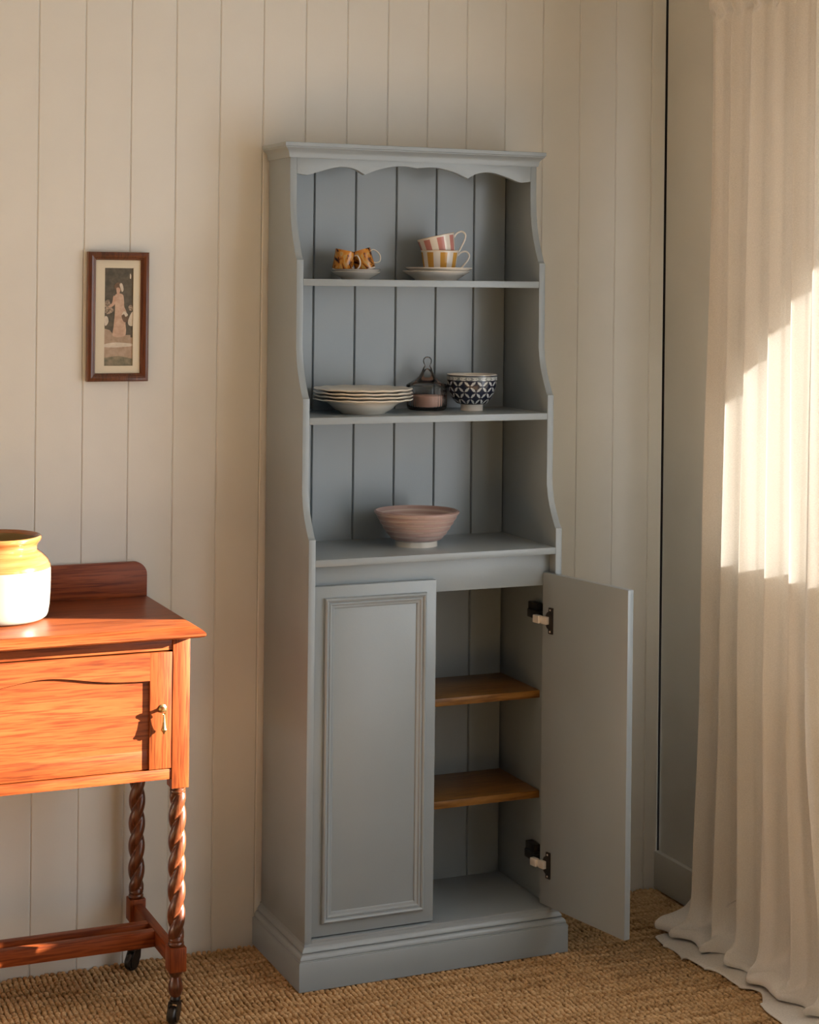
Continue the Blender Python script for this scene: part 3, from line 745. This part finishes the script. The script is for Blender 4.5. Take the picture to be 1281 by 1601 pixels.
# drop handle
HXC, HZC = -.3385, .6765
hd = MB()
v, f = lathe([(0, .0), (.0085, .0), (.0085, .0012), (.0062, .0028), (.0040, .0040), (.0034, .010), (.0048, .0125), (.0040, .0155), (0, .0165)], 20); v = [(HXC+p[0], YD-p[2], HZC+p[1]) for p in v]
hk = obj('handle', v, f, M['brass'], wd, smooth=True, auto=40); hk['label'] = 'brass drop handle'
v, f = tube([(HXC+.0042*sin(a)*.9, YD-.0125-.002*cos(a), HZC-.0048+.0068*cos(a)) for a in np.linspace(0, 2*pi, 21)], .0013, 8); obj('handle_ring', v, f, M['brass'], wd, smooth=True)
v, f = lathe([(0, 0), (.0018, -.0005), (.0022, -.006), (.0030, -.016), (.0042, -.024), (.0050, -.029), (.0064, -.0315), (.0058, -.0345), (.0030, -.037), (.0022, -.040), (0, -.0425)], 20, (HXC, YD-.0125, HZC-.0105)); obj('handle_drop', v, f, M['brass'], wd, smooth=True, auto=40)

# ================================================================== STONEWARE JAR
def honey():
    m, nt, b = newmat('honey salt glaze'); mp = coords(nt, (8, 8, 160)); n = N(nt, 'ShaderNodeTexNoise'); n.inputs['Scale'].default_value = 1; n.inputs['Detail'].default_value = 4
    nt.links.new(mp.outputs[0], n.inputs['Vector']); c = ramp(nt, [(.3, (.19, .060, .013)), (.5, (.28, .100, .030)), (.7, (.34, .135, .048))]); nt.links.new(n.outputs['Fac'], c.inputs[0]); nt.links.new(c.outputs[0], b.inputs['Base Color'])
    b.inputs['Roughness'].default_value = .12; b.inputs['Coat Weight'].default_value = .4; return m
M['honey'] = honey(); M['stone'] = glaze('ivory stoneware glaze', (.235, .212, .168), .22, .04); M['jar_in'] = glaze('olive brown inner glaze', (.16, .105, .03), .3)
JX, JY = -.6515, -.1830
outer = [(0, .001), (.100, .001), (.1045, .002), (.1105, .0070), (.1135, .0140), (.1160, .030), (.1178, .060), (.1185, .090), (.1183, .1060), (.1178, .1110), (.1160, .1190), (.1105, .1290), (.1010, .1385), (.0915, .1455), (.0880, .1480), (.0885, .1515), (.0880, .1560), (.0900, .1610), (.0955, .1680), (.0975, .1720), (.0972, .1765), (.0950, .1785)]
prof = outer+[(.0915, .1775), (.0875, .1710), (.0850, .1600), (.0830, .1500), (.0930, .1400), (.108, .1230), (.111, .100), (.108, .030), (.095, .012), (0, .009)]
v, f = lathe(prof, 96); fm = []
no = len(outer)
for k, q in enumerate(f):
    row = k//96 if k >= 96 else 0
    z = sum(v[i][2] for i in q)/len(q); r = max(sqrt(v[i][0]**2+v[i][1]**2) for i in q)
    ring = min(range(len(prof)-1), key=lambda i: abs((prof[i][1]+prof[i+1][1])/2-z)+abs(max(prof[i][0], prof[i+1][0])-r)*2)
    fm.append(2 if ring >= no+1 else (1 if z > .1105 else 0))
sj = obj('stoneware_jar', v, f, [M['stone'], M['honey'], M['jar_in']], None, local=True, smooth=True, fmat=fm, auto=50); sj.location = (JX, JY, TZ+.0003)
tag(sj, 'cream stoneware crock with honey-glazed shoulder and rim on the washstand', 'jar')

# ================================================================== CURTAIN
def linen():
    m = bpy.data.materials.new('natural linen'); m.use_nodes = True; nt = m.node_tree; nt.nodes.clear()
    out = N(nt, 'ShaderNodeOutputMaterial'); d = N(nt, 'ShaderNodeBsdfDiffuse'); t = N(nt, 'ShaderNodeBsdfTranslucent'); mx = N(nt, 'ShaderNodeMixShader'); mx.inputs[0].default_value = .078
    g = N(nt, 'ShaderNodeNewGeometry'); n = N(nt, 'ShaderNodeTexNoise'); n.inputs['Scale'].default_value = 1; n.inputs['Detail'].default_value = 3
    mp = N(nt, 'ShaderNodeMapping'); mp.inputs['Scale'].default_value = (300, 300, 900); nt.links.new(g.outputs['Position'], mp.inputs['Vector']); nt.links.new(mp.outputs[0], n.inputs['Vector'])
    c = ramp(nt, [(.3, (.64, .615, .575)), (.7, (.76, .73, .685))]); nt.links.new(n.outputs['Fac'], c.inputs[0])
    nt.links.new(c.outputs[0], d.inputs['Color']); nt.links.new(c.outputs[0], t.inputs['Color'])
    bp = N(nt, 'ShaderNodeBump'); bp.inputs['Strength'].default_value = .25; bp.inputs['Distance'].default_value = .0008; nt.links.new(n.outputs['Fac'], bp.inputs['Height'])
    nt.links.new(bp.outputs[0], d.inputs['Normal'])
    nt.links.new(d.outputs[0], mx.inputs[1]); nt.links.new(t.outputs[0], mx.inputs[2]); nt.links.new(mx.outputs[0], out.inputs['Surface'])
    return m
M['linen'] = linen()
def curtain():
    NU = 440
    YA, YBB = -.362, -.864
    u = np.linspace(0, 1, NU)
    knots = np.array([0, .06, .135, .215, .30, .375, .47, .545, .64, .72, .81, .88, .95, 1.0])
    ph = np.interp(u, knots, np.arange(len(knots)))
    ker = np.hanning(15); ker /= ker.sum(); ph = np.convolve(np.pad(ph, 7, mode='edge'), ker, 'valid')*pi
    ak = np.interp(u, knots, np.array([.7, 1.2, .6, 1.1, .75, 1.3, .7, 1.1, .8, 1.2, .7, 1.1, .8, .7]))
    ztop = 2.33
    drop = np.concatenate([np.linspace(ztop, 2.19, 24, endpoint=False), np.linspace(2.19, .10, 110, endpoint=False)])
    rows = []
    def sheet(z):
        g = (ztop-z)/ztop
        pinch = np.exp(-((z-2.232)/.012)**2)
        head = 1/(1+np.exp(-(z-2.240)/.006))
        a = (.021+.010*g)*ak*(1-.45*pinch)
        # pleats drift sideways as they fall; some fade and merge lower down
        p = ph+.55*np.sin(u*6+.6)*g+.25*np.sin(z*1.9+u*13)*g
        w = np.sin(p); sh = np.sign(w)*np.abs(w)**.75
        x = 1.024-.010*g+a*sh+.0020*np.sin(p*2.7+z*3.1)+.0011*np.sin(u*95+z*5)*g
        x = x+(head*.004+pinch*.0035)*np.sin(u*2*pi*19)
        # diagonal creases
        x = x+.0028*g*np.sin(u*41+z*7.5+.8*np.sin(z*3))*np.exp(-((z-.75)/.55)**2)
        y = YA+(YBB-YA)*u+.013*ak*np.cos(p+.7)*(1-.4*pinch)
        y = y-.11*u**4*np.exp(-(z/.45)**2)
        edge = np.exp(-u/.12)
        y = y+edge*(.020*np.exp(-(z/.40)**2)-.022*np.exp(-((z-1.75)/.45)**2)+.012*np.exp(-((z-1.15)/.25)**2)+.018*head)
        return x, y
    for z in drop:
        x, y = sheet(z); rows.append(np.stack([x, y, np.full(NU, z)], -1))
    base = rows[-1]
    prof = smoothp([(0, .100, 0), (.007, .072, 0), (.022, .050, 0), (.046, .040, 0), (.066, .036, 0), (.080, .027, 0), (.078, .015, 0), (.058, .0125, 0), (.050, .0105, 0), (.066, .0080, 0), (.096, .0085, 0), (.120, .0075, 0), (.1255, .0040, 0), (.120, .0015, 0)], 6)
    n = len(prof)
    for j, (o, z, _) in enumerate(prof[1:]):
        s = (j+1)/n
        # upper bulge and trailing hem reach out by different amounts along the width
        kb = .70+.22*np.sin(u*2*pi*1.6+.9)+.13*np.sin(u*2*pi*4.2+2.3)+.35*np.exp(-(u/.07)**2)
        kh = .88+.12*np.sin(u*2*pi*1.3+.2)+.05*np.sin(u*2*pi*6.0+.5)-.22*np.exp(-((u-.66)/.05)**2)
        m = np.clip((s-.45)*4, 0, 1); k = kb*(1-m)+kh*m
        fl = np.clip(s*1.6, 0, 1)**1.2
        x = base[:, 0]*(1-.85*fl)+.85*fl*1.028-o*k
        x = x-.004*np.sin(u*2*pi*11+s*6)*np.sin(pi*s)
        y = base[:, 1]+.016*np.sin(u*2*pi*2.2+s*3.0)*s+.016*np.exp(-u/.06)*np.sin(pi*min(1, s*1.6))
        lift = 1+.35*np.sin(u*2*pi*3.1+1.0)*(1-s)+.22*np.sin(u*2*pi*7.3+s*4)*(1-s)
        zz = np.maximum(z*lift, .0012)
        rows.append(np.stack([x, y, zz], -1))
    G_ = np.array(rows); nv = G_.shape[0]
    verts = [tuple(p) for p in G_.reshape(-1, 3)]
    faces = [(i*NU+k, i*NU+k+1, (i+1)*NU+k+1, (i+1)*NU+k) for i in range(nv-1) for k in range(NU-1)]
    o = obj('curtain', verts, faces, M['linen'], None, local=True, smooth=True, auto=180)
    tag(o, 'floor-length natural linen curtain pooling on the jute carpet beside the dresser', 'curtain')
curtain()
rl = thing('curtain_rail', (1.042, -1.2, 2.34), 'plain curtain rail fixed to the right wall above the linen curtain', 'rail')
v, f = tube([(1.042, -.18, 2.345), (1.042, -2.3, 2.345)], .012, 12); obj('rail', v, f, M['rod'], rl, smooth=True)
for y in (-.22, -2.2): box('bracket', 1.035, XR, y-.01, y+.01, 2.335, 2.355, M['rod'], rl)
